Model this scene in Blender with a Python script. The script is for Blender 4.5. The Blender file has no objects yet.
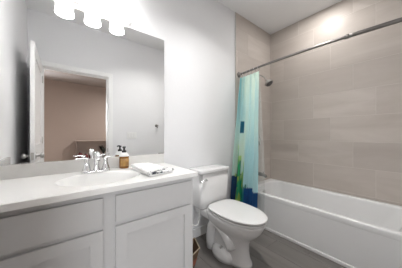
import bpy, bmesh, math, random
from mathutils import Vector, Matrix, noise
PI = math.pi
random.seed(7)
SC = bpy.context.scene
COL = SC.collection

# ------------------------------------------------------------------ camera
# world frame: the mirror wall is the plane y = 0, the room lies at y < 0, x runs along that wall towards the tub
cam_data = bpy.data.cameras.new('camera')
cam_data.sensor_width = 36.0
cam_data.lens = 36.0 * 176.0 / 402.0
cam_data.clip_start = 0.01
cam = bpy.data.objects.new('camera', cam_data)
COL.objects.link(cam)
cam.location = (0.0, -1.55, 1.13)
cam.rotation_euler = (PI / 2, 0, -math.radians(38.3))
SC.camera = cam

# ------------------------------------------------------------------ world, view, lights
w = bpy.data.worlds.new('world')
SC.world = w
w.use_nodes = True
w.node_tree.nodes['Background'].inputs[0].default_value = (0.75, 0.85, 1.0, 1)
w.node_tree.nodes['Background'].inputs[1].default_value = 0.15
SC.view_settings.view_transform = 'Standard'
SC.view_settings.look = 'None'
SC.view_settings.gamma = 1.0
SC.view_settings.use_curve_mapping = False
SC.view_settings.exposure = 0.58


def area(name, loc, size, power, color=(1, 1, 1), rot=(0, 0, 0), shape='DISK', spread=PI):
    d = bpy.data.lights.new(name, 'AREA')
    d.shape = shape
    d.size = size
    d.energy = power
    d.color = color
    d.spread = spread
    o = bpy.data.objects.new(name, d)
    COL.objects.link(o)
    o.location = loc
    o.rotation_euler = rot
    return o


H = 2.74          # ceiling height
W = 1.60          # room width, mirror wall to door wall
XL = -0.348       # left wall
XR = 2.65         # tiled wall behind the tub
area('tub_downlight_lamp', (2.27, -0.77, H - 0.016), 0.13, 4.5, (1.0, 0.98, 0.96))
area('added_room_lamp', (1.15, -0.80, H - 0.016), 0.13, 7.5, (1.0, 0.98, 0.95), spread=math.radians(125))  # unseen second downlight, added to brighten the bathroom
area('added_bedroom_lamp', (2.0, -3.6, H - 0.13), 0.30, 50, (1.0, 0.97, 0.94))  # lamp added out of view to light the bedroom
# added daylight lamp at the unseen, added bedroom window; shines through the doorway
day = area('added_daylight', (-0.98, -5.30, 1.50), 0.86, 85, (0.93, 0.96, 1.0), (PI / 2, 0, 0), shape='RECTANGLE')
day.data.size_y = 1.30
day.rotation_euler = (math.radians(76), 0, 0)

# ------------------------------------------------------------------ materials


def mat(name, color, rough=0.5, metal=0.0, **kw):
    m = bpy.data.materials.new(name)
    m.use_nodes = True
    b = m.node_tree.nodes['Principled BSDF']
    b.inputs['Base Color'].default_value = (*color, 1)
    b.inputs['Roughness'].default_value = rough
    b.inputs['Metallic'].default_value = metal
    for k, v in kw.items():
        b.inputs[k.replace('_', ' ')].default_value = v
    return m


def N(m, typ, **kw):
    n = m.node_tree.nodes.new(typ)
    for k, v in kw.items():
        setattr(n, k, v)
    return n


def L(m, a, b):
    m.node_tree.links.new(a, b)


def noisy(name, c1, c2, scale, rough, bump=0.0, metal=0.0, stretch=(1, 1, 1), detail=4, **kw):
    m = mat(name, c1, rough, metal, **kw)
    b = m.node_tree.nodes['Principled BSDF']
    tc = N(m, 'ShaderNodeTexCoord')
    mp = N(m, 'ShaderNodeMapping')
    mp.inputs['Scale'].default_value = stretch
    nz = N(m, 'ShaderNodeTexNoise')
    nz.inputs['Scale'].default_value = scale
    nz.inputs['Detail'].default_value = detail
    rp = N(m, 'ShaderNodeMix', data_type='RGBA')
    rp.inputs[6].default_value = (*c1, 1)
    rp.inputs[7].default_value = (*c2, 1)
    L(m, tc.outputs['Object'], mp.inputs['Vector'])
    L(m, mp.outputs[0], nz.inputs['Vector'])
    L(m, nz.outputs['Fac'], rp.inputs[0])
    L(m, rp.outputs[2], b.inputs['Base Color'])
    if bump:
        bp = N(m, 'ShaderNodeBump')
        bp.inputs['Strength'].default_value = bump
        bp.inputs['Distance'].default_value = 0.002
        L(m, nz.outputs['Fac'], bp.inputs['Height'])
        L(m, bp.outputs[0], b.inputs['Normal'])
    return m


def plank_mat(name, ca, cb, cc, stretch, rough):
    """stone or wood look: long streaks inside each tile, each tile its own tone"""
    m = mat(name, ca, rough)
    b = m.node_tree.nodes['Principled BSDF']
    tc = N(m, 'ShaderNodeTexCoord')
    ge = N(m, 'ShaderNodeNewGeometry')
    sc = N(m, 'ShaderNodeVectorMath', operation='SCALE')
    sc.inputs[0].default_value = (17.0, 31.0, 23.0)
    L(m, ge.outputs['Random Per Island'], sc.inputs['Scale'])
    ad = N(m, 'ShaderNodeVectorMath', operation='ADD')
    L(m, tc.outputs['Object'], ad.inputs[0])
    L(m, sc.outputs[0], ad.inputs[1])
    mp = N(m, 'ShaderNodeMapping')
    mp.inputs['Scale'].default_value = stretch
    L(m, ad.outputs[0], mp.inputs['Vector'])
    nz = N(m, 'ShaderNodeTexNoise')
    nz.inputs['Scale'].default_value = 1.0
    nz.inputs['Detail'].default_value = 5
    nz.inputs['Roughness'].default_value = 0.6
    nz.inputs['Distortion'].default_value = 0.6
    L(m, mp.outputs[0], nz.inputs['Vector'])
    r = N(m, 'ShaderNodeValToRGB')
    r.color_ramp.elements[0].position = 0.32
    r.color_ramp.elements[0].color = (*cb, 1)
    r.color_ramp.elements[1].position = 0.66
    r.color_ramp.elements[1].color = (*ca, 1)
    L(m, nz.outputs['Fac'], r.inputs[0])
    mx = N(m, 'ShaderNodeMix', data_type='RGBA')
    mx.inputs[7].default_value = (*cc, 1)
    ml = N(m, 'ShaderNodeMath', operation='MULTIPLY')
    ml.inputs[1].default_value = 0.5
    L(m, ge.outputs['Random Per Island'], ml.inputs[0])
    L(m, ml.outputs[0], mx.inputs[0])
    L(m, r.outputs[0], mx.inputs[6])
    L(m, mx.outputs[2], b.inputs['Base Color'])
    return m


M = {}
M['paint'] = noisy('wall paint', (0.775, 0.775, 0.785), (0.75, 0.75, 0.76), 60, 0.6, 0.06)
M['ceiling'] = noisy('ceiling paint', (0.86, 0.86, 0.86), (0.83, 0.83, 0.83), 90, 0.8, 0.15)
M['brown_paint'] = noisy('brown wall paint', (0.37, 0.30, 0.262), (0.35, 0.285, 0.248), 40, 0.7, 0.05)
M['bedroom_ceiling'] = noisy('darkened bedroom ceiling', (0.32, 0.28, 0.26), (0.30, 0.265, 0.245), 60, 0.8, 0.1)  # dimness of the bedroom ceiling is put into this colour
M['trim'] = noisy('white trim paint', (0.83, 0.83, 0.825), (0.81, 0.81, 0.805), 30, 0.35)
M['tile'] = plank_mat('taupe wall tile', (0.60, 0.545, 0.50), (0.51, 0.455, 0.41), (0.47, 0.42, 0.38), (1.3, 1.3, 7.0), 0.44)
M['grout'] = noisy('pale grout', (0.68, 0.635, 0.595), (0.65, 0.605, 0.565), 80, 0.8)
M['floor_tile'] = plank_mat('grey wood look floor tile', (0.20, 0.186, 0.175), (0.135, 0.125, 0.117), (0.15, 0.139, 0.13), (9.0, 1.2, 1.0), 0.35)
M['floor_grout'] = noisy('grey floor grout', (0.21, 0.20, 0.19), (0.19, 0.18, 0.17), 80, 0.8)
M['carpet'] = noisy('beige bedroom carpet', (0.42, 0.37, 0.32), (0.34, 0.30, 0.26), 200, 0.95, 0.5)
M['cabinet'] = noisy('pale grey cabinet paint', (0.61, 0.607, 0.605), (0.59, 0.587, 0.585), 25, 0.4)
M['quartz'] = noisy('white cultured marble', (0.86, 0.86, 0.845), (0.80, 0.80, 0.785), 6, 0.16, detail=6)
M['splash'] = noisy('pale speckled marble', (0.70, 0.69, 0.67), (0.60, 0.59, 0.57), 14, 0.2, detail=8)
M['porcelain'] = noisy('white porcelain', (0.72, 0.72, 0.72), (0.70, 0.70, 0.70), 5, 0.10, Coat_Weight=0.4)
M['seat'] = noisy('white seat plastic', (0.70, 0.70, 0.70), (0.68, 0.68, 0.68), 5, 0.18)
M['acrylic'] = noisy('white tub acrylic', (0.78, 0.78, 0.78), (0.76, 0.76, 0.76), 5, 0.16)
M['chrome'] = noisy('chrome', (0.82, 0.82, 0.83), (0.78, 0.78, 0.79), 20, 0.17, metal=1.0)
M['nickel'] = noisy('brushed nickel', (0.62, 0.61, 0.59), (0.52, 0.51, 0.49), 30, 0.30, metal=1.0)
M['bright_nickel'] = noisy('satin bright nickel', (0.86, 0.85, 0.84), (0.82, 0.81, 0.80), 30, 0.35, metal=1.0)
M['rod_metal'] = noisy('dark brushed nickel', (0.27, 0.255, 0.24), (0.22, 0.21, 0.20), 30, 0.30, metal=1.0)
M['mirror'] = noisy('mirror silver', (0.96, 0.965, 0.965), (0.955, 0.96, 0.96), 2, 0.0, metal=1.0)
M['black'] = noisy('black plastic', (0.012, 0.012, 0.013), (0.02, 0.02, 0.02), 20, 0.3)
M['amber'] = noisy('amber glass', (0.42, 0.19, 0.045), (0.20, 0.08, 0.02), 9, 0.08, Transmission_Weight=0.35, IOR=1.45)
M['label'] = noisy('gold label', (0.55, 0.31, 0.08), (0.14, 0.065, 0.02), 38, 0.4)
M['white_plastic'] = noisy('white plastic', (0.80, 0.80, 0.79), (0.77, 0.77, 0.76), 20, 0.35)
M['terry'] = noisy('white towelling', (0.86, 0.86, 0.85), (0.76, 0.76, 0.75), 300, 0.95, 0.5)
M['card'] = noisy('tan cardboard', (0.15, 0.095, 0.055), (0.10, 0.06, 0.035), 30, 0.85)
M['card_edge'] = noisy('pale cardboard edge', (0.40, 0.33, 0.24), (0.32, 0.26, 0.18), 40, 0.85)
M['card_print'] = noisy('reddish print', (0.30, 0.09, 0.05), (0.20, 0.07, 0.04), 20, 0.7)
M['shelf_wood'] = noisy('grey brown wood', (0.20, 0.15, 0.125), (0.14, 0.105, 0.09), 8, 0.5, stretch=(1, 1, 9))
M['shelf_back'] = noisy('taupe board', (0.40, 0.33, 0.29), (0.37, 0.305, 0.265), 8, 0.6)
M['red_jar'] = noisy('dark red glaze', (0.17, 0.03, 0.03), (0.11, 0.02, 0.02), 12, 0.35)
M['leaf'] = noisy('black green leaf', (0.025, 0.03, 0.025), (0.04, 0.045, 0.035), 12, 0.5)
M['pot'] = noisy('grey pot', (0.12, 0.11, 0.11), (0.16, 0.15, 0.15), 12, 0.5)
M['hose'] = noisy('white braided hose', (0.72, 0.72, 0.70), (0.60, 0.60, 0.58), 200, 0.4, 0.3)
M['dark'] = noisy('dark gap', (0.05, 0.05, 0.05), (0.06, 0.06, 0.06), 20, 0.6)


def glow(name, color, strength):
    m = mat(name, (0.9, 0.9, 0.9), 0.4)
    b = m.node_tree.nodes['Principled BSDF']
    nz = N(m, 'ShaderNodeTexNoise')
    nz.inputs['Scale'].default_value = 6
    mx = N(m, 'ShaderNodeMix', data_type='RGBA')
    mx.inputs[6].default_value = (*color, 1)
    mx.inputs[7].default_value = tuple(c * 0.94 for c in color) + (1,)
    L(m, nz.outputs['Fac'], mx.inputs[0])
    L(m, mx.outputs[2], b.inputs['Emission Color'])
    b.inputs['Emission Strength'].default_value = strength
    return m


M['shade'] = glow('lit frosted glass', (1.0, 0.985, 0.97), 11.5)
M['lens'] = glow('lit downlight lens', (1.0, 0.98, 0.96), 5.0)
M['pane'] = glow('added glowing window', (0.90, 0.95, 1.0), 3.0)  # glow for the added bedroom window

# ------------------------------------------------------------------ mesh helpers


def world_loc(o):
    v = Vector(o.location)
    if o.parent:
        v = Vector(o['wl']) if 'wl' in o else v
    return v


WL = {}


def link(name, bm, m, parent=None, smooth=False, recenter=True, mods=()):
    me = bpy.data.meshes.new(name)
    bmesh.ops.recalc_face_normals(bm, faces=bm.faces[:])
    bm.to_mesh(me)
    bm.free()
    if smooth:
        for p in me.polygons:
            p.use_smooth = True
    ms = m if isinstance(m, (list, tuple)) else [m]
    for x in ms:
        me.materials.append(x)
    o = bpy.data.objects.new(name, me)
    COL.objects.link(o)
    loc = Vector((0, 0, 0))
    if recenter:
        xs = [v.co for v in me.vertices]
        lo = Vector((min(c.x for c in xs), min(c.y for c in xs), min(c.z for c in xs)))
        hi = Vector((max(c.x for c in xs), max(c.y for c in xs), max(c.z for c in xs)))
        loc = Vector(((lo.x + hi.x) / 2, (lo.y + hi.y) / 2, lo.z))
        me.transform(Matrix.Translation(-loc))
    WL[o] = loc
    if parent is not None:
        o.parent = parent
        o.location = loc - WL[parent]
    else:
        o.location = loc
    if smooth == 'auto':
        md = o.modifiers.new('ws', 'WEIGHTED_NORMAL')
        md.keep_sharp = True
    return o


def empty(name, loc):
    o = bpy.data.objects.new(name, None)
    o.empty_display_size = 0.05
    COL.objects.link(o)
    o.location = loc
    WL[o] = Vector(loc)
    return o


def tag(o, label, cat, group=None):
    o['label'] = label
    o['category'] = cat
    if group:
        o['group'] = group
    return o


def struct(o, label=None):
    o['kind'] = 'structure'
    if label:
        o['label'] = label
    return o


def copy_tree(o, delta, parent=None):
    c = o.copy()
    COL.objects.link(c)
    if parent is None:
        c.location = o.location + Vector(delta)
    else:
        c.parent = parent
    for ch in list(o.children):
        copy_tree(ch, delta, c)
    return c


def box(bm, x0, x1, y0, y1, z0, z1, bev=0.0, seg=2):
    r = bmesh.ops.create_cube(bm, size=1.0)
    vs = r['verts']
    for v in vs:
        v.co = Vector((x0 + (v.co.x + .5) * (x1 - x0), y0 + (v.co.y + .5) * (y1 - y0), z0 + (v.co.z + .5) * (z1 - z0)))
    if bev > 0:
        es = set()
        for v in vs:
            for e in v.link_edges:
                es.add(e)
        bmesh.ops.bevel(bm, geom=list(es), offset=bev, segments=seg, profile=0.5, affect='EDGES')


def boxm(*a, **k):
    bm = bmesh.new()
    box(bm, *a, **k)
    return bm


def lathe(bm, prof, center=(0, 0, 0), seg=32, axis='Z', mtx=None, close=True):
    """prof: list of (radius, height)"""
    rings = []
    mt = mtx or Matrix.Identity(4)
    c = Vector(center)
    for r, h in prof:
        ring = []
        for i in range(seg):
            a = 2 * PI * i / seg
            p = mt @ Vector((r * math.cos(a), r * math.sin(a), h))
            ring.append(bm.verts.new(p + c))
        rings.append(ring)
    for a, b in zip(rings, rings[1:]):
        for i in range(seg):
            bm.faces.new((a[i], a[(i + 1) % seg], b[(i + 1) % seg], b[i]))
    if close:
        bm.faces.new(rings[0])
        bm.faces.new(rings[-1][::-1])
    return bm


def loft(bm, rings, cap0=True, cap1=True):
    vs = [[bm.verts.new(p) for p in r] for r in rings]
    n = len(vs[0])
    for a, b in zip(vs, vs[1:]):
        for i in range(n):
            bm.faces.new((a[i], a[(i + 1) % n], b[(i + 1) % n], b[i]))
    if cap0:
        bm.faces.new(vs[0][::-1])
    if cap1:
        bm.faces.new(vs[-1])
    return bm


def tube(bm, pts, rad, seg=12, flat=1.0):
    pts = [Vector(p) for p in pts]
    n = len(pts)
    rr = rad if isinstance(rad, (list, tuple)) else [rad] * n
    rings = []
    up = None
    for i, p in enumerate(pts):
        t = (pts[min(i + 1, n - 1)] - pts[max(i - 1, 0)]).normalized()
        if up is None:
            up = Vector((0, 0, 1)) if abs(t.z) < 0.9 else Vector((1, 0, 0))
        u = (up - t * up.dot(t)).normalized()
        v = t.cross(u)
        up = u
        rings.append([p + (u * math.cos(2 * PI * k / seg) * flat + v * math.sin(2 * PI * k / seg)) * rr[i] for k in range(seg)])
    return loft(bm, rings)


def bez(p0, p1, p2, p3, n=12):
    p0, p1, p2, p3 = map(Vector, (p0, p1, p2, p3))
    out = []
    for i in range(n + 1):
        t = i / n
        out.append(p0 * (1 - t) ** 3 + p1 * 3 * t * (1 - t) ** 2 + p2 * 3 * t * t * (1 - t) + p3 * t ** 3)
    return out


# ------------------------------------------------------------------ structure
TH = 0.12
DX0, DX1, DH = -0.205, 0.580, 2.035     # door opening


def srect(name, m, x0, x1, y0, y1, z0, z1, bev=0.0):
    return struct(link(name, boxm(x0, x1, y0, y1, z0, z1, bev=bev), m))


# floor: individual planks running towards the door wall
bm = bmesh.new()
box(bm, XL, XR, -W, 0, -0.06, -0.004)
pw, pl = 0.20, 0.90
k = 0
x = XL - 0.06
while x < XR:
    off = [0.0, 0.30, 0.60][k % 3] - 0.62
    y = off
    while y < W:
        a, b_ = max(0.0, y), min(W, y + pl)
        xa, xb = max(XL, x), min(XR, x + pw)
        if b_ - a > 0.02 and xb - xa > 0.01:
            box(bm, xa + 0.0015, xb - 0.0015, -b_ + 0.0015, -a - 0.0015, -0.010, 0.0, bev=0.001, seg=1)
        y += pl
    x += pw
    k += 1
fl = link('floor', bm, [M['floor_tile'], M['floor_grout']])
for p in fl.data.polygons[:6]:
    p.material_index = 1
struct(fl)
srect('ceiling', M['ceiling'], XL - TH, XR + TH, -W - TH, TH, H, H + 0.08)
srect('wall_back', M['paint'], XL - TH, XR + TH, 0, TH, 0, H)
srect('wall_left', M['paint'], XL - TH, XL, -W, 0, 0, H)
# door wall with its opening
bm = bmesh.new()
box(bm, XL - TH, DX0 - 0.02, -W - TH, -W, 0, H)
box(bm, DX1 + 0.02, XR + TH, -W - TH, -W, 0, H)
box(bm, DX0 - 0.02, DX1 + 0.02, -W - TH, -W, DH + 0.02, H)
struct(link('wall_front', bm, M['paint']))


def tile_wall(name, plane, a0, a1, z0, z1, offs, m):
    """tiles of 0.6 x 0.3 on a wall; a runs along the wall from the corner with the mirror wall"""
    bm = bmesh.new()
    gi = 0
    if plane == 'x':
        box(bm, XR + 0.0015, XR + TH, -a1, -a0, 0, z1)
    else:
        box(bm, a0, a1, -0.0085, -0.0005, 0, z1)
    nb = len(bm.faces)
    r0 = 0.44
    rows = range(-2, 8)
    for r in rows:
        za, zb = max(z0, r0 + 0.3 * r), min(z1, r0 + 0.3 * (r + 1))
        if zb - za < 0.01:
            continue
        o = offs[r % 3]
        a = o - 0.6
        while a < a1:
            s, e = max(a0, a), min(a1, a + 0.6)
            if e - s > 0.004:
                if plane == 'x':
                    box(bm, XR, XR + 0.008, -e + 0.0018, -s - 0.0018, za + 0.0018, zb - 0.0018, bev=0.0008, seg=1)
                else:
                    box(bm, s + 0.0018, e - 0.0018, -0.010, -0.002, za + 0.0018, zb - 0.0018, bev=0.0008, seg=1)
            a += 0.6
    o = link(name, bm, [m, M['grout']])
    for p in o.data.polygons[:nb]:
        p.material_index = 1
    return struct(o)


tile_wall('wall_right', 'x', 0.0, W, 0.0, H, [0.03, 0.44, 0.22], M['tile'])
tile_wall('wall_tub', 'y', 1.800, XR, 0.0, H, [2.05, 2.25, 1.85], M['tile'])
srect('trim_1', M['nickel'], 1.796, 1.800, -0.011, 0, 0, H)

# baseboards


def baseboard(name, x0, x1, y0, y1):
    bm = bmesh.new()
    box(bm, x0, x1, y0, y1, 0, 0.10, bev=0.004)
    return struct(link(name, bm, M['trim']))


baseboard('baseboard_back', 0.757, 1.795, -0.013, 0)
baseboard('baseboard_front', DX1 + 0.085, XR - 0.78, -W, -W + 0.013)
baseboard('baseboard_left', XL, XL + 0.013, -W + 0.014, -0.56)

# door lining and casing
bm = bmesh.new()
box(bm, DX0 - 0.02, DX0, -W - TH, -W, 0, DH)
box(bm, DX1, DX1 + 0.02, -W - TH, -W, 0, DH)
box(bm, DX0 - 0.02, DX1 + 0.02, -W - TH, -W, DH, DH + 0.02)
box(bm, DX1 - 0.012, DX1, -W - TH + 0.02, -W - 0.045, 0, DH - 0.012)
box(bm, DX0, DX0 + 0.012, -W - TH + 0.02, -W - 0.045, 0, DH - 0.012)
box(bm, DX0, DX1, -W - TH + 0.02, -W - 0.045, DH - 0.012, DH)
struct(link('trim_2', bm, M['trim']))
bm = bmesh.new()
cw = 0.06
for y0, y1 in ((-W, -W + 0.014), (-W - TH - 0.014, -W - TH)):
    box(bm, DX0 - 0.005 - cw, DX0 - 0.005, y0, y1, 0, DH + 0.005, bev=0.003)
    box(bm, DX1 + 0.005, DX1 + 0.005 + cw, y0, y1, 0, DH + 0.005, bev=0.003)
    box(bm, DX0 - 0.005 - cw, DX1 + 0.005 + cw, y0, y1, DH + 0.005, DH + 0.005 + cw, bev=0.003)
struct(link('trim_3', bm, M['trim']))
struct(link('trim_4', boxm(DX1 - 0.002, DX1, -W - 0.038, -W - 0.006, 0.84, 0.90), M['rod_metal']), 'metal strike plate on door jamb')

# open door, two recessed panels on each face
dl = 0.80
dx0, dx1 = DX0 - 0.036, DX0 - 0.001
ya, yb = -W + 0.003 + 0.014, -W + 0.017 + dl - 0.01
bm = bmesh.new()
zt = 2.025
sw, rw = 0.115, 0.12
box(bm, dx0, dx1, ya, ya + sw, 0.012, zt, bev=0.002)
box(bm, dx0, dx1, yb - sw, yb, 0.012, zt, bev=0.002)
for z0, z1 in ((0.012, 0.25), (0.86, 1.02), (zt - rw, zt)):
    box(bm, dx0, dx1, ya + sw, yb - sw, z0, z1)
for z0, z1 in ((0.25, 0.86), (1.02, zt - rw)):
    box(bm, dx0 + 0.010, dx1 - 0.010, ya + sw, yb - sw, z0, z1)
    box(bm, dx0 + 0.004, dx1 - 0.004, ya + sw + 0.04, yb - sw - 0.04, z0 + 0.04, z1 - 0.04, bev=0.004)
door = struct(link('door_1', bm, M['trim']), 'white panelled door standing open against the left wall')
for sgn, xx in ((1, dx1), (-1, dx0)):
    bm = bmesh.new()
    mt = Matrix.Rotation(sgn * PI / 2, 4, 'Y')
    lathe(bm, [(0.0, 0), (0.032, 0), (0.032, 0.006), (0.013, 0.012), (0.012, 0.03), (0.024, 0.036), (0.028, 0.048), (0.024, 0.060), (0.010, 0.066), (0.0, 0.066)],
          (xx, yb - 0.065, 0.915), 24, mtx=mt, close=False)
    link('door_knob', bm, M['nickel'], door, smooth=True)
bm = bmesh.new()
box(bm, dx0 + 0.006, dx1 - 0.006, yb, yb + 0.001, 0.88, 0.95)
link('latch_plate', bm, M['nickel'], door)
for hz in (0.25, 1.05, 1.85):
    bm = bmesh.new()
    lathe(bm, [(0.006, 0), (0.006, 0.09)], (dx1 + 0.003, ya - 0.006, hz - 0.045), 12)
    link('hinge', bm, M['nickel'], door, smooth=True)

# bedroom beyond the doorway
BX0, BX1, BY = -1.6, 2.9, -5.35
srect('floor_bedroom', M['carpet'], BX0, BX1, BY, -W - TH, -0.06, 0)
srect('floor_threshold', M['floor_tile'], DX0, DX1, -W - TH, -W, -0.06, 0)
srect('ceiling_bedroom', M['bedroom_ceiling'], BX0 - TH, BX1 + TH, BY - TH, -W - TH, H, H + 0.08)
srect('wall_bedroom_far', M['brown_paint'], BX0 - TH, BX1 + TH, BY - TH, BY, 0, H)
srect('wall_bedroom_left', M['brown_paint'], BX0 - TH, BX0, BY, -W - TH, 0, H)
srect('wall_bedroom_right', M['brown_paint'], BX1, BX1 + TH, BY, -W - TH, 0, H)
srect('wall_bedroom_near', M['brown_paint'], BX0 - TH, XL - TH, -W - TH, -W, 0, H)
win = struct(link('added_window_1', boxm(-1.41, -.55, BY + .001, BY + .006, .85, 2.15), M['pane']), 'added glowing bedroom window')  # window added out of view as a light source for the bathroom
bm = bmesh.new()
for wx0, wx1, wz0, wz1 in ((-1.47, -1.41, .79, 2.21), (-.55, -.49, .79, 2.21), (-1.41, -.55, .79, .85), (-1.41, -.55, 2.15, 2.21), (-1.41, -.55, 1.48, 1.52)):
    box(bm, wx0, wx1, BY + .001, BY + .03, wz0, wz1, bev=.003)
link('added_window_frame', bm, M['trim'], win)
srect('baseboard_bedroom', M['trim'], BX0, BX1, BY, BY + 0.014, 0, 0.10, bev=0.003)

# ------------------------------------------------------------------ vanity cabinet
VX0, VX1 = XL + 0.003, 0.752
vd = 0.50
van = empty('vanity_cabinet', ((VX0 + VX1) / 2, -vd / 2, 0))
tag(van, 'pale grey two-door bathroom vanity cabinet under the white countertop', 'cabinet')
bm = bmesh.new()
box(bm, VX0, VX0 + 0.018, -vd + 0.02, -0.002, 0.10, 0.828)
box(bm, VX1 - 0.018, VX1, -vd + 0.02, -0.002, 0.0, 0.828)
box(bm, VX0, VX1, -vd + 0.02, -0.002, 0.10, 0.118)
box(bm, VX0, VX1, -0.012, -0.002, 0.10, 0.828)
link('body', bm, M['cabinet'], van)
bm = bmesh.new()
mid = 0.198
box(bm, VX0, VX0 + 0.04, -vd, -vd + 0.02, 0.10, 0.828)
box(bm, VX1 - 0.045, VX1, -vd, -vd + 0.02, 0.0, 0.828, bev=0.001)
box(bm, mid - 0.045, mid + 0.045, -vd, -vd + 0.02, 0.10, 0.828)
for fx0, fx1 in ((VX0 + 0.04, mid - 0.045), (mid + 0.045, VX1 - 0.045)):
    for z0, z1 in ((0.775, 0.828), (0.615, 0.655), (0.10, 0.14)):
        box(bm, fx0, fx1, -vd, -vd + 0.02, z0, z1)
link('face_frame', bm, M['cabinet'], van)
link('toe_kick', boxm(VX0, VX1 - 0.02, -vd + 0.075, -vd + 0.06, 0.0, 0.10), M['cabinet'], van)
for x0, x1 in ((VX0 + 0.012, 0.168), (0.229, 0.727)):
    link('drawer_front', boxm(x0, x1, -vd - 0.019, -vd, 0.650, 0.796, bev=0.0025), M['cabinet'], van)
    bm = bmesh.new()
    z0, z1, s = 0.115, 0.628, 0.058
    f0, f1 = -vd - 0.019, -vd
    box(bm, x0, x0 + s, f0, f1, z0, z1, bev=0.0015)
    box(bm, x1 - s, x1, f0, f1, z0, z1, bev=0.0015)
    box(bm, x0 + s - 0.001, x1 - s + 0.001, f0, f1, z0, z0 + s, bev=0.0015)
    box(bm, x0 + s - 0.001, x1 - s + 0.001, f0, f1, z1 - s, z1, bev=0.0015)
    box(bm, x0 + s - 0.004, x1 - s + 0.004, f0 + 0.012, f1 - 0.001, z0 + s - 0.004, z1 - s + 0.004)
    link('door', bm, M['cabinet'], van)

# ------------------------------------------------------------------ countertop with integral basin
CX0, CX1, CD, CZ = XL + 0.002, 0.760, 0.55, 0.86
SX, SY, SA, SB = 0.20, -0.30, 0.225, 0.170
bm = bmesh.new()
angs = [2 * PI * i / 96 for i in range(96)]
for cx, cy in ((CX0, -CD), (CX1, -CD), (CX1, -0.002), (CX0, -0.002)):
    angs.append(math.atan2(cy - SY, cx - SX) % (2 * PI))
angs = sorted(set(angs))


def to_rect(a):
    dx, dy = math.cos(a), math.sin(a)
    ts = []
    if dx > 1e-9: ts.append((CX1 - SX) / dx)
    if dx < -1e-9: ts.append((CX0 - SX) / dx)
    if dy > 1e-9: ts.append((-0.002 - SY) / dy)
    if dy < -1e-9: ts.append((-CD - SY) / dy)
    t = min(t for t in ts if t > 0)
    return SX + dx * t, SY + dy * t


def ell(a, k, z):
    r = 1 / math.sqrt((math.cos(a) / SA) ** 2 + (math.sin(a) / SB) ** 2)
    return Vector((SX + math.cos(a) * r * k, SY + math.sin(a) * r * k, z))


rings = []
rings.append([Vector((*to_rect(a), CZ - 0.030)) for a in angs])
rings.append([Vector((*to_rect(a), CZ - 0.003)) for a in angs])
edge = []
for a in angs:
    px, py = to_rect(a)
    edge.append(Vector((min(max(px, CX0 + 0.003), CX1 - 0.003), min(max(py, -CD + 0.003), -0.004), CZ)))
rings.append(edge)
for kk, z in ((1.06, CZ), (1.03, CZ), (1.00, CZ - 0.004), (0.97, CZ - 0.016), (0.93, CZ - 0.045), (0.86, CZ - 0.085), (0.72, CZ - 0.115), (0.5, CZ - 0.13), (0.2, CZ - 0.136), (0.08, CZ - 0.138)):
    rings.append([ell(a, kk, z) for a in angs])
loft(bm, rings, cap0=False, cap1=True)
# underside, left open round the basin
counter = link('countertop', bm, M['quartz'], smooth=False)
for p in counter.data.polygons:
    c = p.center + WL[counter]
    if ((c.x - SX) / SA) ** 2 + ((c.y - SY) / SB) ** 2 < 1.2:
        p.use_smooth = True
tag(counter, 'white marble vanity countertop with oval integral basin and raised backsplash', 'countertop')
link('backsplash', boxm(CX0, CX1, -0.020, -0.001, CZ, 0.945, bev=0.002), M['splash'], counter)
link('side_splash', boxm(CX0, CX0 + 0.018, -CD + 0.005, -0.021, CZ, 0.945, bev=0.002), M['splash'], counter)
bm = bmesh.new()
lathe(bm, [(0.0, 0), (0.022, 0), (0.024, 0.003), (0.016, 0.004), (0.012, 0.008), (0.0, 0.009)], (SX, SY, CZ - 0.138), 24, close=False)
link('drain', bm, M['chrome'], counter, smooth=True)

# ------------------------------------------------------------------ mirror
bm = bmesh.new()
MX1, MZ0, MZ1 = 0.770, 0.946, 2.03
mir = link('wall_mirror', boxm(XL + 0.004, MX1, -0.006, -0.001, MZ0, MZ1, bev=0.0008, seg=1), M['mirror'])
tag(mir, 'large frameless rectangular mirror above the vanity backsplash', 'mirror')
link('clip', boxm(0.71, 0.765, -0.009, -0.0005, 0.9445, 0.951, bev=0.001), M['rod_metal'], mir)
link('clip', boxm(-0.20, -0.16, -0.009, -0.0005, 0.9445, 0.951, bev=0.001), M['rod_metal'], mir)

# ------------------------------------------------------------------ vanity light
vl = empty('vanity_light', (0.195, 0, 2.04))
tag(vl, 'three-shade vanity light with frosted glass shades above the mirror', 'wall light')
link('back_plate', boxm(-0.055, 0.445, -0.055, -0.001, 2.045, 2.125, bev=0.006), M['bright_nickel'], vl)
for lx in (0.015, 0.195, 0.375):
    bm = bmesh.new()
    ly = -0.119
    tube(bm, bez((lx, -0.055, 2.085), (lx, -0.08, 2.10), (lx, -0.085, 2.20), (lx, ly, 2.215), 10), 0.007, 10)
    lathe(bm, [(0.0, 2.222), (0.018, 2.222), (0.026, 2.21), (0.028, 2.175), (0.0, 2.175)], (lx, ly, 0), 24, close=False)
    link('arm', bm, M['bright_nickel'], vl, smooth=True)
    bm = bmesh.new()
    prof = [(0.028, 2.190), (0.036, 2.188), (0.041, 2.172), (0.047, 2.12), (0.053, 2.065), (0.058, 2.022)]
    inner = [(r - 0.004, z) for r, z in reversed(prof)]
    lathe(bm, prof + inner, (lx, ly, 0), 32, close=False)
    sh = link('lamp_shade', bm, M['shade'], vl, smooth=True)
    bm = bmesh.new()
    lathe(bm, [(0.0, 2.04), (0.015, 2.043), (0.026, 2.058), (0.029, 2.075), (0.024, 2.10), (0.014, 2.125), (0.013, 2.17), (0.0, 2.17)], (lx, ly, 0), 20, close=False)
    link('bulb', bm, M['shade'], sh, smooth=True)

# ------------------------------------------------------------------ faucet
FX, FY = 0.192, -0.105
fc = empty('faucet', (FX, FY, CZ))
tag(fc, 'chrome two-handle centerset faucet behind the basin', 'faucet')
bm = bmesh.new()


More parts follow.
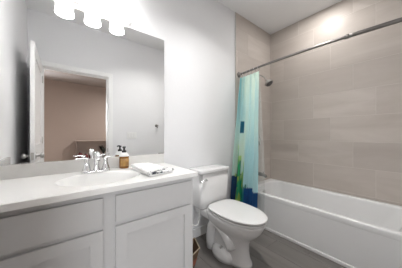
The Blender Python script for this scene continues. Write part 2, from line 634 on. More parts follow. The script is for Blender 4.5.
def oval(cx, cy, a, b, z, n=32):
    return [Vector((cx + a * math.copysign(abs(math.cos(2 * PI * i / n)) ** 0.8, math.cos(2 * PI * i / n)), cy + b * math.copysign(abs(math.sin(2 * PI * i / n)) ** 0.8, math.sin(2 * PI * i / n)), z)) for i in range(n)]


loft(bm, [oval(FX, FY, .088, .030, CZ), oval(FX, FY, .088, .030, CZ + .008), oval(FX, FY, .083, .026, CZ + .012)])
link('base_plate', bm, M['chrome'], fc, smooth=True)
for s in (-1, 1):
    hx = FX + s * 0.058
    bm = bmesh.new()
    lathe(bm, [(0.0, .012), (0.029, .012), (0.027, .02), (0.019, .048), (0.0125, .075), (0.015, .088), (0.012, .098), (0.0, .10)], (hx, FY, CZ), 24, close=False)
    h = link('handle_base', bm, M['chrome'], fc, smooth=True)
    bm = bmesh.new()
    tube(bm, bez((hx - s * 0.012, FY, CZ + .097), (hx + s * .015, FY, CZ + .102), (hx + s * .035, FY - .002, CZ + .104), (hx + s * .066, FY - .004, CZ + .102), 10),
         [.010, .012, .012, .011, .0105, .010, .0095, .009, .0085, .008, .006], 12, flat=0.55)
    link('lever', bm, M['chrome'], h, smooth=True)
bm = bmesh.new()
lathe(bm, [(0.0, .012), (0.024, .012), (0.022, .02), (0.017, .045), (0.0145, .075), (0.0, .08)], (FX, FY, CZ), 24, close=False)
pp = bez((FX, FY, CZ + .06), (FX, FY - .002, CZ + .135), (FX, FY - .03, CZ + .155), (FX, FY - .085, CZ + .115), 14) + [Vector((FX, FY - .100, CZ + .098))]
tube(bm, pp, [.0145] * 4 + [.0155] * 4 + [.016] * 6 + [.015, .012], 16)
link('spout', bm, M['chrome'], fc, smooth=True)
bm = bmesh.new()
lathe(bm, [(0.003, .0), (0.003, .11), (0.007, .112), (0.008, .120), (0.004, .127), (0.0, .128)], (FX, FY + .022, CZ + .012), 12, close=False)
link('lift_rod', bm, M['chrome'], fc, smooth=True)

# ------------------------------------------------------------------ soap dispenser
BXp, BYp = 0.388, -0.070
sd = empty('soap_dispenser', (BXp, BYp, CZ))
tag(sd, 'amber soap dispenser bottle with white shoulder and black pump', 'soap dispenser')
bm = bmesh.new()
lathe(bm, [(0.0, 0), (0.033, 0), (0.036, .004), (0.036, .088), (0.034, .093), (0.0, .094)], (BXp, BYp, CZ), 32, close=False)
link('bottle', bm, M['amber'], sd, smooth=True)
bm = bmesh.new()
lathe(bm, [(0.0363, .018), (0.0366, .018), (0.0366, .078), (0.0363, .078)], (BXp, BYp, CZ), 32, close=False)
# keep only part of the wrap so the glass shows at one side
for f in [f for f in bm.faces if math.atan2(f.calc_center_median().y - BYp, f.calc_center_median().x - BXp) > -0.35 or math.atan2(f.calc_center_median().y - BYp, f.calc_center_median().x - BXp) < -2.5]:
    bm.faces.remove(f)
link('label_wrap', bm, M['label'], sd, smooth=True)['label'] = 'gold wrap label'
bm = bmesh.new()
lathe(bm, [(0.0, .094), (0.035, .094), (0.036, .098), (0.033, .110), (0.022, .120), (0.017, .124), (0.0, .124)], (BXp, BYp, CZ), 32, close=False)
link('shoulder', bm, M['white_plastic'], sd, smooth=True)['label'] = 'white shoulder'
bm = bmesh.new()
lathe(bm, [(0.0, .124), (0.017, .124), (0.017, .138), (0.010, .141), (0.007, .143), (0.007, .160), (0.013, .162), (0.013, .170), (0.0, .172)], (BXp, BYp, CZ), 20, close=False)
pu = link('pump', bm, M['black'], sd, smooth=True)
bm = bmesh.new()
tube(bm, [(BXp, BYp, CZ + .167), (BXp - .008, BYp - .02, CZ + .168), (BXp - .012, BYp - .034, CZ + .165), (BXp - .013, BYp - .038, CZ + .158)], [.007, .006, .005, .004], 10)
link('nozzle', bm, M['black'], pu, smooth=True)

# ------------------------------------------------------------------ folded towel


def slab(bm, poly, z0, z1, nu=26, nv=34, amp=0.003, seed=0.0, rnd=0.010):
    """soft pillow like slab over the quad poly (4 xy corners)"""
    A, B, C, D = [Vector((*p, 0)) for p in poly]

    def P(u, v):
        return (A * (1 - u) + D * u) * (1 - v) + (B * (1 - u) + C * u) * v

    top, bot = [], []
    for i in range(nu + 1):
        rt, rb = [], []
        for j in range(nv + 1):
            u, v = i / nu, j / nv
            p = P(u, v)
            p.x += noise.noise(Vector((u * 3 + seed, v * 3, 7))) * 0.006
            p.y += noise.noise(Vector((u * 3, v * 3 + seed, 3))) * 0.006
            e = min(min(u, 1 - u) * 0.2, min(v, 1 - v) * 0.38)
            t = min(1.0, e / rnd)
            rr = math.sqrt(max(0.0, 1 - (1 - t) ** 2))
            zc = (z0 + z1) / 2
            hh = (z1 - z0) / 2
            nz = noise.noise(Vector((u * 5 + seed, v * 7, 0))) * amp
            rt.append(bm.verts.new((p.x, p.y, zc + hh * rr + nz * rr)))
            rb.append(bm.verts.new((p.x, p.y, zc - hh * rr)))
        top.append(rt)
        bot.append(rb)
    for i in range(nu):
        for j in range(nv):
            bm.faces.new((top[i][j], top[i + 1][j], top[i + 1][j + 1], top[i][j + 1]))
            bm.faces.new((bot[i][j], bot[i][j + 1], bot[i + 1][j + 1], bot[i + 1][j]))
    bmesh.ops.remove_doubles(bm, verts=bm.verts[:], dist=0.0004)


tw = empty('hand_towel', (0.51, -0.31, CZ))
tag(tw, 'white folded hand towel with grey patterned hem on the countertop corner', 'towel')
bm = bmesh.new()
slab(bm, [(.415, -.115), (.425, -.500), (.612, -.462), (.585, -.14)], CZ + .0005, CZ + .014, seed=1.3, amp=.002)
link('lower_fold', bm, M['terry'], tw, smooth=True)
bm = bmesh.new()
slab(bm, [(.420, -.125), (.418, -.462), (.578, -.408), (.565, -.15)], CZ + .0135, CZ + .037, seed=4.1, amp=.006)
link('upper_fold', bm, M['terry'], tw, smooth=True)
bm = bmesh.new()
slab(bm, [(.430, -.440), (.428, -.497), (.622, -.458), (.605, -.405)], CZ + .012, CZ + .027, nu=40, nv=12, seed=8.2, amp=.006, rnd=.006)
mh = mat('patterned hem', (0.7, 0.7, 0.7), 0.9)
b = mh.node_tree.nodes['Principled BSDF']
tc = N(mh, 'ShaderNodeTexCoord')
vo = N(mh, 'ShaderNodeTexNoise')
vo.inputs['Scale'].default_value = 45
vo.inputs['Detail'].default_value = 3
rp = N(mh, 'ShaderNodeValToRGB')
rp.color_ramp.elements[0].position = 0.42
rp.color_ramp.elements[0].color = (0.03, 0.035, 0.045, 1)
rp.color_ramp.elements[1].position = 0.56
rp.color_ramp.elements[1].color = (0.80, 0.80, 0.79, 1)
L(mh, tc.outputs['Object'], vo.inputs['Vector'])
L(mh, vo.outputs['Fac'], rp.inputs[0])
L(mh, rp.outputs[0], b.inputs['Base Color'])
link('hem', bm, mh, tw, smooth=True)['label'] = 'grey and black patterned hem'

# ------------------------------------------------------------------ toilet
TX = 1.25
tl = empty('toilet', (TX, -0.40, 0))
tag(tl, 'white two-piece elongated toilet with closed lid beside the vanity', 'toilet')


def egg(fb, ff, hw, z, n=48, p=0.92, cx=0.0, back=0.75):
    """plan outline, back at fb, front at ff (distance from the wall), half width hw"""
    c = fb + (ff - fb) * 0.46
    out = []
    for i in range(n):
        a = 2 * PI * i / n
        ca, sa = math.cos(a), math.sin(a)
        pb = p if ca > 0 else back
        f = c + (ff - c) * ca if ca > 0 else c - (c - fb) * (abs(ca) ** pb)
        xx = hw * math.copysign(abs(sa) ** pb, sa)
        out.append(Vector((TX + cx + xx, -f, z)))
    return out


bm = bmesh.new()
secs = [(0.00, .17, .650, .118), (0.02, .17, .645, .116), (0.05, .18, .625, .105), (0.12, .19, .615, .100), (0.19, .20, .622, .101),
        (0.235, .20, .650, .115), (0.275, .19, .700, .144), (0.32, .18, .738, .168), (0.365, .17, .758, .180), (0.385, .17, .763, .183), (0.392, .175, .758, .179)]
loft(bm, [egg(a, b_, c, z) for z, a, b_, c in secs])
box(bm, TX - 0.145, TX + 0.145, -0.27, -0.04, 0.30, 0.378, bev=0.02, seg=3)
for s in (-1, 1):
    # trapway relief and foot
    tube(bm, bez((TX + s * .075, -.50, .12), (TX + s * .115, -.40, .34), (TX + s * .11, -.27, .38), (TX + s * .095, -.245, .10), 14) + [Vector((TX + s * .09, -.24, .02))], .047, 14)
    lathe(bm, [(0.0, 0.0), (0.085, 0.0), (0.086, 0.035), (0.072, 0.075), (0.042, 0.100), (0.0, 0.108)], (0, 0, 0), 24, close=False,
          mtx=Matrix.Translation((TX + s * .085, -.395, 0)) @ Matrix.Diagonal((0.8, 1.5, 1.0, 1)))
link('bowl', bm, M['porcelain'], tl, smooth=True)


def egg_slab(name, fb, ff, hw, z0, z1, m, dome=0.0, r=0.006):
    bm = bmesh.new()
    n = 64
    R = []
    for d, z in ((r, z0), (0.0, z0 + r), (0.0, z1 - r), (r * .4, z1 - r * .3), (r, z1)):
        R.append(egg(fb + d, ff - d, hw - d, z, n, p=0.9, back=0.55))
    for k, dz in ((0.9, .35), (0.75, .65), (0.5, .9), (0.2, 1.0)):
        c = fb + (ff - fb) * .5
        R.append(egg(c - (c - fb - r) * k, c + (ff - r - c) * k, (hw - r) * k, z1 + dome * dz, n, p=0.9, back=0.55))
    loft(bm, R)
    return link(name, bm, m, tl, smooth=True)


egg_slab('seat', .235, .772, .184,  .396, .411, M['seat'])
egg_slab('lid', .235, .777, .188, .4205, .440, M['seat'], dome=.006)
for s in (-1, 1):
    link('hinge', boxm(TX + s * .075 - .022, TX + s * .075 + .022, -.262, -.215, .379, .425, bev=.007, seg=3), M['seat'], tl, smooth=False)
    bm = bmesh.new()
    lathe(bm, [(0.0, 0), (0.016, 0), (0.016, .012), (0.010, .020), (0.0, .022)], (TX + s * .110, -.405, .090), 16, close=False)
    link('bolt_cap', bm, M['nickel'], tl, smooth=True)['label'] = 'metal floor bolt'


def rrect(cx, hw, y0, y1, z, r=.03, n=6):
    out = []
    for qx, qy, a0 in ((cx + hw - r, y1 - r, 0), (cx - hw + r, y1 - r, PI / 2), (cx - hw + r, y0 + r, PI), (cx + hw - r, y0 + r, 1.5 * PI)):
        for i in range(n + 1):
            a = a0 + PI / 2 * i / n
            out.append(Vector((qx + r * math.cos(a), qy + r * math.sin(a), z)))
    return out


bm = bmesh.new()
loft(bm, [rrect(TX, .170, -.195, -.03, .379, .03), rrect(TX, .182, -.203, -.022, .392), rrect(TX, .190, -.207, -.022, .45), rrect(TX, .198, -.214, -.018, .735)])
link('tank', bm, M['porcelain'], tl, smooth='auto')
bm = bmesh.new()
loft(bm, [rrect(TX, .203, -.220, -.014, .735), rrect(TX, .209, -.227, -.012, .742), rrect(TX, .209, -.227, -.012, .762), rrect(TX, .204, -.221, -.014, .774), rrect(TX, .16, -.18, -.05, .777)])
link('tank_lid', bm, M['porcelain'], tl, smooth='auto')
bm = bmesh.new()
lathe(bm, [(0, 0), (.014, 0), (.014, .008), (.008, .012), (.008, .022), (0, .022)], (TX - .135, -.2115, .675), 16, mtx=Matrix.Rotation(PI / 2, 4, 'X'), close=False)
tube(bm, bez((TX - .135, -.229, .675), (TX - .15, -.232, .677), (TX - .18, -.232, .674), (TX - .205, -.228, .668), 8), [.007, .008, .008, .008, .0085, .009, .009, .009, .007], 12)
link('flush_lever', bm, M['chrome'], tl, smooth=True)

# water supply: valve on the wall with its hose to the tank
sv = empty('shutoff_valve', (0.985, -0.02, 0.16))
tag(sv, 'chrome water shutoff valve on wall with white hose to the toilet tank', 'valve')
bm = bmesh.new()
lathe(bm, [(0, 0), (.026, 0), (.024, .006), (.008, .008), (.008, .045), (.011, .046), (.011, .065), (0, .066)], (.985, -.0005, .18), 16, mtx=Matrix.Rotation(PI / 2, 4, 'X'), close=False)
link('valve_body', bm, M['chrome'], sv, smooth=True)
bm = bmesh.new()
tube(bm, bez((.985, -.055, .19), (.985, -.06, .34), (1.01, -.19, .16), (1.068, -.16, .26), 14)[:-1] + bez((1.068, -.16, .26), (1.10, -.14, .32), (1.105, -.115, .35), (1.105, -.11, .379), 8), .0055, 10)
link('hose', bm, M['hose'], sv, smooth=True)['label'] = 'white flexible hose'

# ------------------------------------------------------------------ small waste basket between vanity and toilet
cb = empty('waste_basket', (.86, -.33, 0))
tag(cb, 'small tan tapered waste basket with pale rim between vanity and toilet', 'waste basket')


def basket_ring(t, z, ins=0.0):
    bot = [(.785, -.385), (.845, -.375), (.870, -.285), (.785, -.285)]
    top = [(.768, -.455), (.882, -.415), (.935, -.275), (.768, -.265)]
    cx, cy = .85, -.35
    out = []
    for p, q in zip(bot, top):
        x, y = p[0] + (q[0] - p[0]) * t, p[1] + (q[1] - p[1]) * t
        d = Vector((x - cx, y - cy, 0))
        d = d * (1 - ins / d.length)
        out.append(Vector((cx + d.x, cy + d.y, z)))
    return out


bm = bmesh.new()
loft(bm, [basket_ring(0, 0.0), basket_ring(1, .196), basket_ring(1, .196, .006), basket_ring(0, .006, .006)])
link('body', bm, M['card'], cb)
bm = bmesh.new()
rg = basket_ring(1, .198, .001)
for i in range(4):
    tube(bm, [rg[i], rg[i].lerp(rg[(i + 1) % 4], .5), rg[(i + 1) % 4]], .0045, 10)
link('rim', bm, M['card_edge'], cb, smooth=True)['label'] = 'pale rim'
bm = bmesh.new()
f0, f1 = basket_ring(.30, .06, -.001), basket_ring(.62, .122, -.001)
g0, g1 = basket_ring(.30, .06, -.002), basket_ring(.62, .122, -.002)
loft(bm, [[f0[0], f0[1], g0[1], g0[0]], [f1[0], f1[1], g1[1], g1[0]]])
link('printed_panel', bm, M['card_print'], cb)['label'] = 'reddish band'

# ------------------------------------------------------------------ bathtub
UX0, UX1, UY0, UY1, UZ = 1.89, 2.646, -W + 0.004, -0.013, 0.415
tb = empty('bathtub', ((UX0 + UX1) / 2, (UY0 + UY1) / 2, 0))
tag(tb, 'white alcove bathtub with flat apron against the tiled wall', 'bathtub')


def rr2(x0, x1, y0, y1, z, r, n=10):
    out = []
    for qx, qy, a0 in ((x1 - r, y1 - r, 0), (x0 + r, y1 - r, PI / 2), (x0 + r, y0 + r, PI), (x1 - r, y0 + r, 1.5 * PI)):
        for i in range(n + 1):
            a = a0 + PI / 2 * i / n
            out.append(Vector((qx + r * math.cos(a), qy + r * math.sin(a), z)))
    return out


bm = bmesh.new()
R = [rr2(UX0 + .004, UX1, UY0, UY1, UZ - .055, .006), rr2(UX0, UX1, UY0, UY1, UZ - .045, .006), rr2(UX0, UX1, UY0, UY1, UZ - .012, .006), rr2(UX0 + .004, UX1 - .003, UY0 + .002, UY1 - .002, UZ - .003, .008), rr2(UX0 + .012, UX1 - .006, UY0 + .005, UY1 - .005, UZ, .012),
     rr2(UX0 + .040, UX1 - .055, UY0 + .09, UY1 - .085, UZ, .10), rr2(UX0 + .048, UX1 - .062, UY0 + .10, UY1 - .095, UZ - .005, .11),
     rr2(UX0 + .056, UX1 - .070, UY0 + .115, UY1 - .105, UZ - .025, .12), rr2(UX0 + .085, UX1 - .095, UY0 + .20, UY1 - .125, UZ - .20, .13),
     rr2(UX0 + .135, UX1 - .115, UY0 + .27, UY1 - .15, UZ - .30, .13), rr2(UX0 + .19, UX1 - .17, UY0 + .34, UY1 - .21, UZ - .335, .10), rr2(UX0 + .25, UX1 - .23, UY0 + .50, UY1 - .40, UZ - .34, .05)]
loft(bm, R, cap0=False, cap1=True)
link('basin', bm, M['acrylic'], tb, smooth='auto')
bm = bmesh.new()
box(bm, UX0 + .003, UX0 + .03, UY0, UY1, 0.0, UZ - .05)
box(bm, UX0 - .006, UX0 + .02, UY0, UY1, 0.0, .032, bev=.005)
link('apron', bm, M['acrylic'], tb)
bm = bmesh.new()
lathe(bm, [(0, 0), (.036, 0), (.036, .006), (.028, .012), (0, .013)], (2.27, UY1 - .118, .30), 24, mtx=Matrix.Rotation(PI / 2 + .12, 4, 'X'), close=False)
link('overflow_plate', bm, M['nickel'], tb, smooth=True)
bm = bmesh.new()
lathe(bm, [(0, 0), (.030, 0), (.030, .003), (0, .005)], (2.27, UY1 - .32, UZ - .339), 24, close=False)
link('drain', bm, M['chrome'], tb, smooth=True)

ts = empty('tub_spout', (2.27, -.012, .52))
tag(ts, 'brushed metal tub spout on the tiled wall above the tub', 'tub spout')
bm = bmesh.new()
tube(bm, [(2.27, -.0105, .545), (2.27, -.07, .545), (2.27, -.12, .543), (2.27, -.155, .535), (2.27, -.163, .512)], [.026, .026, .025, .023, .019], 18)
link('spout_body', bm, M['rod_metal'], ts, smooth=True)
bm = bmesh.new()
lathe(bm, [(0.004, 0), (0.004, .014), (.008, .016), (.008, .024), (0, .026)], (2.27, -.125, .565), 12, close=False)
link('diverter_knob', bm, M['rod_metal'], ts, smooth=True)

vv = empty('shower_valve', (2.27, -.012, 1.0))
tag(vv, 'round shower valve trim with lever on the tiled wall behind the curtain', 'shower valve')
bm = bmesh.new()
lathe(bm, [(0, 0), (.085, 0), (.083, .006), (.03, .012), (.026, .05), (0, .052)], (2.27, -.0105, 1.05), 32, mtx=Matrix.Rotation(PI / 2, 4, 'X'), close=False)
link('escutcheon', bm, M['nickel'], vv, smooth=True)
bm = bmesh.new()
tube(bm, [(2.27, -.055, 1.05), (2.27, -.06, 1.0), (2.27, -.066, .96)], [.012, .009, .007], 12)
link('lever', bm, M['nickel'], vv, smooth=True)

sh = empty('overhead_shower', (2.27, -.012, 2.0))
tag(sh, 'brushed nickel shower head on a bent arm high on the tiled wall', 'shower head')
bm = bmesh.new()
lathe(bm, [(0, 0), (.030, 0), (.028, .006), (.012, .010), (0, .010)], (2.27, -.0105, 1.985), 24, mtx=Matrix.Rotation(PI / 2, 4, 'X'), close=False)
link('flange', bm, M['nickel'], sh, smooth=True)
bm = bmesh.new()
tube(bm, bez((2.27, -.014, 1.985), (2.27, -.07, 1.99), (2.27, -.12, 1.97), (2.27, -.165, 1.895), 12), .0105, 12)
link('arm', bm, M['nickel'], sh, smooth=True)
bm = bmesh.new()
hm = Matrix.Translation((2.27, -.165, 1.895)) @ Matrix.Rotation(math.radians(180 - 38), 4, 'X')
lathe(bm, [(0, -.012), (.014, -.010), (.017, .004), (.014, .018), (.026, .028), (.050, .048), (.058, .060), (.058, .072), (.052, .080), (0, .080)], (0, 0, 0), 32, mtx=hm, close=False)
link('head', bm, M['nickel'], sh, smooth=True)
bm = bmesh.new()
lathe(bm, [(0, .0805), (.048, .0825), (.048, .0845), (0, .0845)], (0, 0, 0), 32, mtx=hm, close=False)
link('spray_face', bm, M['pot'], sh, smooth=True)['label'] = 'grey spray face'

# ------------------------------------------------------------------ curtain rod
RZ = 1.925


def rod_x(w_):
    t = (w_ - 0.0) / W
    return 1.868 - 0.055 * math.sin(PI * t)


cr = empty('curtain_rod', (1.86, -W / 2, RZ))
tag(cr, 'bowed dark nickel shower curtain rod spanning above the tub edge', 'curtain rod')


def rodpts(a, b, n):
    return [Vector((rod_x(a + (b - a) * i / n), -(a + (b - a) * i / n), RZ)) for i in range(n + 1)]


bm = bmesh.new()
tube(bm, rodpts(0.015, 1.20, 30), .0125, 14)
link('inner_tube', bm, M['rod_metal'], cr, smooth=True)
bm = bmesh.new()
tube(bm, rodpts(1.17, 1.585, 14), .0155, 14)
link('outer_tube', bm, M['rod_metal'], cr, smooth=True)
bm = bmesh.new()
tube(bm, rodpts(1.145, 1.175, 2), .0175, 14)
link('collar', bm, M['rod_metal'], cr, smooth=True)
for yy, sg in ((-.0105, 1), (-W + .0005, -1)):
    bm = bmesh.new()
    lathe(bm, [(0, 0), (.038, 0), (.036, .008), (.022, .016), (.020, .028), (0, .028)], (1.865, yy, RZ), 24, mtx=Matrix.Rotation(sg * PI / 2, 4, 'X'), close=False)
    link('flange', bm, M['rod_metal'], cr, smooth=True)

# ------------------------------------------------------------------ shower curtain


def curtain_color(s, z):
    """printed underwater picture: s from the wall side (0) to the open side (1), z height above the floor"""
    n1 = noise.noise(Vector((s * 7, z * 1.8, 1.0)))
    n2 = noise.noise(Vector((s * 26, z * 6, 5.0)))

    def mixv(a, b_, k):
        return a.lerp(b_, max(0.0, min(1.0, k)))
    aqua, mint = Vector((.56, .82, .82)), Vector((.76, .91, .82))
    c = mixv(aqua, mint, .65 + 1.2 * n1)
    # blue green bands toward the wall, mostly high up
    k = max(0, min(1, (.36 - s) / .10)) * max(.25, min(1, (z - 1.1) / .5))
    c = mixv(c, Vector((.16, .52, .58)), .85 * k * (.5 + .5 * math.sin(s * 62 + 1)))
    # soft blue water low on the open side
    k = max(0, min(1, (s - .50) / .06)) * max(0, min(1, (1.30 - z) / .4))
    c = mixv(c, Vector((.50, .78, .82)), .85 * k)
    if .30 < s < .37 and 1.14 < z < 1.29:
        c = Vector((.02, .16, .26))
    if (s - .22) ** 2 / .0013 + (z - 1.41) ** 2 / .0014 < 1:
        c = Vector((.03, .20, .25))
    # sea plants
    h = 0.0
    for q0, q1, hh in ((.14, .20, .64), (.20, .245, .80), (.245, .31, .99), (.31, .36, .86), (.36, .43, .66), (.43, .47, .70), (.47, .53, .78), (.53, .60, .52)):
        if q0 <= s < q1:
            h = hh - .5 * abs(s - (q0 + q1) / 2)
    h += .05 * n2
    if .14 < s < .60 and z < h:
        t = h - z
        g = mixv(Vector((.015, .32, .16)), Vector((.07, .52, .22)), .5 + .5 * math.sin(s * 90 + z * 4))
        if t < .10:
            g = mixv(Vector((.62, .80, .30)), g, t / .10)
        if z < .60 and n2 > .05 and s < .42:
            g = mixv(g, Vector((.55, .70, .12)), .75)
        if s > .40 and z < .52:
            g = mixv(g, Vector((.01, .22, .27)), .8)
        elif n2 < -.25:
            g = mixv(g, Vector((.01, .20, .20)), .7)
        c = g
    lim = .46 + .03 * math.sin(s * 9 + 1.4)
    if s > .56 and z < lim:
        c = Vector((.012, .10, .30)) * (1 + .3 * n1)
    if s < .17 and z < .60 + .03 * n2:
        c = Vector((.014, .06, .16))
    return (max(0, c.x), max(0, c.y), max(0, c.z), 1)


def hang(name, wa, wb, zb, nfold, amp, flare, m, x_off, ns=180, nz=110, ztop=RZ - .045, color=None, thick=.0015, wflare=0.0):
    bm = bmesh.new()
    cl = bm.loops.layers.float_color.new('print') if color else None
    rows = []
    for j in range(nz + 1):
        t = j / nz
        z = ztop + (zb - ztop) * t
        row = []
        for i in range(ns + 1):
            s = i / ns
            w_ = wa + (wb + wflare * min(1, 1.6 * t) - wa) * s
            am = amp * (.55 + .75 * min(1, t * 1.6)) * (0.8 + .4 * math.sin(s * 5.1 + 1))
            ph = 2 * PI * nfold * s + .5 * math.sin(3.1 * t + s * 4)
            x = rod_x(w_) + x_off + am * math.cos(ph) - flare * t * (1 - .55 * s)
            y = -w_ - .012 * t * math.sin(ph) * (amp / .03) + .012 * t * (noise.noise(Vector((s * 4, t * 2, 2))))
            # scallop between the rings
            zz = z - (1 - t) ** 10 * .012 * (0.5 - .5 * math.cos(2 * PI * nfold * s))
            row.append(bm.verts.new((x, min(y, -.016), zz)))
        rows.append(row)
    for j in range(nz):
        for i in range(ns):
            f = bm.faces.new((rows[j][i], rows[j][i + 1], rows[j + 1][i + 1], rows[j + 1][i]))
            if cl:
                for lp, (ii, jj) in zip(f.loops, ((i, j), (i + 1, j), (i + 1, j + 1), (i, j + 1))):
                    lp[cl] = color(ii / ns, ztop + (zb - ztop) * jj / nz)
    o = link(name, bm, m, smooth=True)
    md = o.modifiers.new('cloth', 'SOLIDIFY')
    md.thickness = thick
    return o


mc = mat('printed curtain cloth', (.4, .7, .7), .75)
b = mc.node_tree.nodes['Principled BSDF']
at = N(mc, 'ShaderNodeVertexColor', layer_name='print')
L(mc, at.outputs['Color'], b.inputs['Base Color'])
tr = N(mc, 'ShaderNodeBsdfTranslucent')
L(mc, at.outputs['Color'], tr.inputs['Color'])
ms_ = N(mc, 'ShaderNodeMixShader')
ms_.inputs[0].default_value = .30
L(mc, b.outputs[0], ms_.inputs[1])
L(mc, tr.outputs[0], ms_.inputs[2])
L(mc, ms_.outputs[0], mc.node_tree.nodes['Material Output'].inputs['Surface'])
cur = hang('shower_curtain', .026, .330, .24, 5.0, .034, .180, mc, -.002, wflare=.015, color=curtain_color)
tag(cur, 'bunched aqua shower curtain printed with green sea plants and deep blue band', 'shower curtain')
for i in range(6):
    s = i / 5
    w_ = .030 + .305 * s
    w_ = min(max(w_, .05), .33)
    bm = bmesh.new()
    rp_ = [Vector((rod_x(w_) + .021 * math.sin(a) * .9, -w_, RZ - .012 + .030 * math.cos(a))) for a in [2 * PI * q / 24 for q in range(25)]]
    tube(bm, rp_, .0022, 8)
    link('curtain_hook', bm, M['chrome'], cur, smooth=True)

ml = mat('clear vinyl', (.75, .85, .85), .15, Transmission_Weight=0.0)
ml.node_tree.nodes['Principled BSDF'].inputs['Alpha'].default_value = .22
b = ml.node_tree.nodes['Principled BSDF']
nz = N(ml, 'ShaderNodeTexNoise')
nz.inputs['Scale'].default_value = 3
mr = N(ml, 'ShaderNodeMapRange')
mr.inputs['To Min'].default_value = .07
mr.inputs['To Max'].default_value = .16
L(ml, nz.outputs['Fac'], mr.inputs['Value'])
L(ml, mr.outputs[0], b.inputs['Alpha'])
lin = hang('shower_liner', .10, .325, .16, 4.0, .010, .045, ml, .025, ns=90, nz=40, thick=.0006, wflare=.075)
tag(lin, 'clear vinyl shower liner showing past the open edge of the curtain', 'shower liner')

# ------------------------------------------------------------------ ceiling downlights


def downlight(name, x, y, label):
    o = empty(name, (x, y, H - .014))
    tag(o, label, 'ceiling light')
    bm = bmesh.new()
    lathe(bm, [(.070, H - .0005), (.092, H - .0005), (.092, H - .005), (.076, H - .013), (.070, H - .010)], (x, y, 0), 40, close=False)
    link('trim_ring', bm, M['trim'], o, smooth=True)
    bm = bmesh.new()
    lathe(bm, [(0, H - .008), (.0695, H - .008), (.0695, H - .001), (0, H - .001)], (x, y, 0), 40, close=False)
    link('lens', bm, M['lens'], o, smooth=True)
    return o


downlight('recessed_downlight', 2.27, -.77, 'round recessed ceiling light over the bathtub')


def added_flush_light(x, y, label, dome):
    o = empty('added_ceiling_light', (x, y, H - .1))
    tag(o, label, 'ceiling light')
    bm = bmesh.new()
    lathe(bm, [(0, H - .0005), (.16, H - .0005), (.165, H - .02), (.155, H - .03), (0, H - .03)], (x, y, 0), 40, close=False)
    link('base', bm, M['nickel'], o, smooth=True)
    bm = bmesh.new()
    lathe(bm, [(.15, H - .031), (.14, H - .07), (.09, H - .10), (0, H - .112)], (x, y, 0), 40, close=False)
    link('glass_dome', bm, M[dome], o, smooth=True)


added_flush_light(2.0, -3.6, 'added unseen flush ceiling light in the brown bedroom', 'lens')  # fitting for the added bedroom lamp, out of view
downlight('recessed_downlight', 1.15, -.80, 'added unseen recessed ceiling light in front of the toilet')  # fitting for the added room lamp, out of view

# ------------------------------------------------------------------ on the door wall
sp = empty('light_switch', (.95, -W, 1.05))
tag(sp, 'white three-gang light switch plate on the wall beside the doorway', 'light switch')
link('plate', boxm(.868, 1.032, -W, -W + .006, 1.045, 1.162, bev=.003), M['white_plastic'], sp)
for i in range(3):
    cx = .904 + .046 * i
    link('rocker', boxm(cx - .0165, cx + .0165, -W + .005, -W + .010, 1.07, 1.137, bev=.002), M['white_plastic'], sp)
rh = empty('robe_hook', (1.40, -W, 1.25))
tag(rh, 'small dark metal robe hook on the door wall', 'hook')
bm = bmesh.new()
lathe(bm, [(0, 0), (.027, 0), (.025, .008), (.010, .012), (.009, .04), (.016, .046), (.018, .054), (0, .058)], (1.40, -W + .0003, 1.285), 20, mtx=Matrix.Rotation(-PI / 2, 4, 'X'), close=False)
link('rosette', bm, M['rod_metal'], rh, smooth=True)
bm = bmesh.new()
tube(bm, bez((1.40, -W + .02, 1.28), (1.40, -W + .03, 1.235), (1.40, -W + .055, 1.235), (1.40, -W + .06, 1.26), 10), .006, 10)
link('lower_hook', bm, M['rod_metal'], rh, smooth=True)

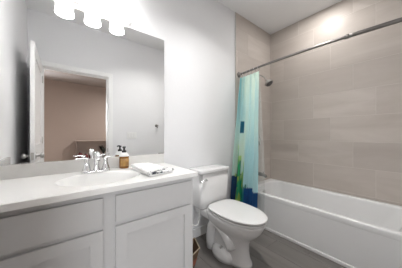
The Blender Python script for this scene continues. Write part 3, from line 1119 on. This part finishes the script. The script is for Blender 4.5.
# ------------------------------------------------------------------ low shelf seen through the doorway
SY0, SY1 = BY + .016, BY + .32
sx0, sx1, sz = .34, 1.36, .90
sb = empty('low_bookcase', ((sx0 + sx1) / 2, (SY0 + SY1) / 2, 0))
tag(sb, 'low grey-brown open bookcase against the brown bedroom wall', 'bookcase')
link('side_panel', boxm(sx0, sx0 + .03, SY0, SY1, 0, sz), M['shelf_wood'], sb)
link('side_panel', boxm(sx1 - .03, sx1, SY0, SY1, 0, sz), M['shelf_wood'], sb)
link('top', boxm(sx0 - .01, sx1 + .01, SY0, SY1 + .01, sz, sz + .03, bev=.003), M['brown_paint'], sb)
link('back_panel', boxm(sx0 + .03, sx1 - .03, SY0, SY0 + .01, .03, sz), M['shelf_back'], sb)
link('shelf', boxm(sx0 + .03, sx1 - .03, SY0 + .01, SY1 - .005, .30, .325), M['shelf_wood'], sb)
link('shelf', boxm(sx0 + .03, sx1 - .03, SY0 + .01, SY1 - .005, .03, .055), M['shelf_wood'], sb)
jars = (('tall dark red jar nearest the left side of the bookcase', .45, .11, .26), ('round dark red jar second from the left on the bookcase shelf', .60, .10, .20), ('stout dark red jar third from the left on the bookcase shelf', .73, .09, .28))
for lb, jx, jr, jh in jars:
    j = empty('jar', (jx, SY0 + .16, .325))
    tag(j, lb, 'jar', 'red jars on the bookcase shelf')
    bm = bmesh.new()
    r = jr * .62
    lathe(bm, [(0, 0), (r * .7, 0), (r, jh * .35), (r * .95, jh * .6), (r * .5, jh * .85), (0, jh * .85)], (jx, SY0 + .16, .325), 20, close=False)
    link('body', bm, M['red_jar'], j, smooth=True)
    bm = bmesh.new()
    lathe(bm, [(0, jh * .85), (r * .55, jh * .85), (r * .5, jh * .95), (r * .15, jh), (0, jh)], (jx, SY0 + .16, .325), 20, close=False)
    link('lid', bm, M['pot'], j, smooth=True)
px, py = 1.10, SY0 + .16
pt = empty('potted_plant', (px, py, .325))
tag(pt, 'dark leafy potted plant standing in the bookcase', 'plant')
bm = bmesh.new()
lathe(bm, [(0, 0), (.05, 0), (.065, .11), (.06, .115), (0, .105)], (px, py, .325), 20, close=False)
link('pot', bm, M['pot'], pt, smooth=True)
bm = bmesh.new()
rnd = random.Random(3)
for i in range(26):
    a = rnd.random() * 2 * PI
    ln = .16 + .20 * rnd.random()
    d = Vector((math.cos(a), math.sin(a) * .45, 0))
    base = Vector((px, py, .43))
    top = base + d * ln * .45 + Vector((0, 0, ln))
    side = Vector((-d.y, d.x, 0)).normalized() * .035
    p1 = base.lerp(top, .6)
    vs = [bm.verts.new(base), bm.verts.new(p1 + side), bm.verts.new(top), bm.verts.new(p1 - side), bm.verts.new(p1 + Vector((0, 0, .012)))]
    for q in ((0, 1, 4), (1, 2, 4), (2, 3, 4), (3, 0, 4)):
        bm.faces.new([vs[t] for t in q])
link('leaves', bm, M['leaf'], pt)
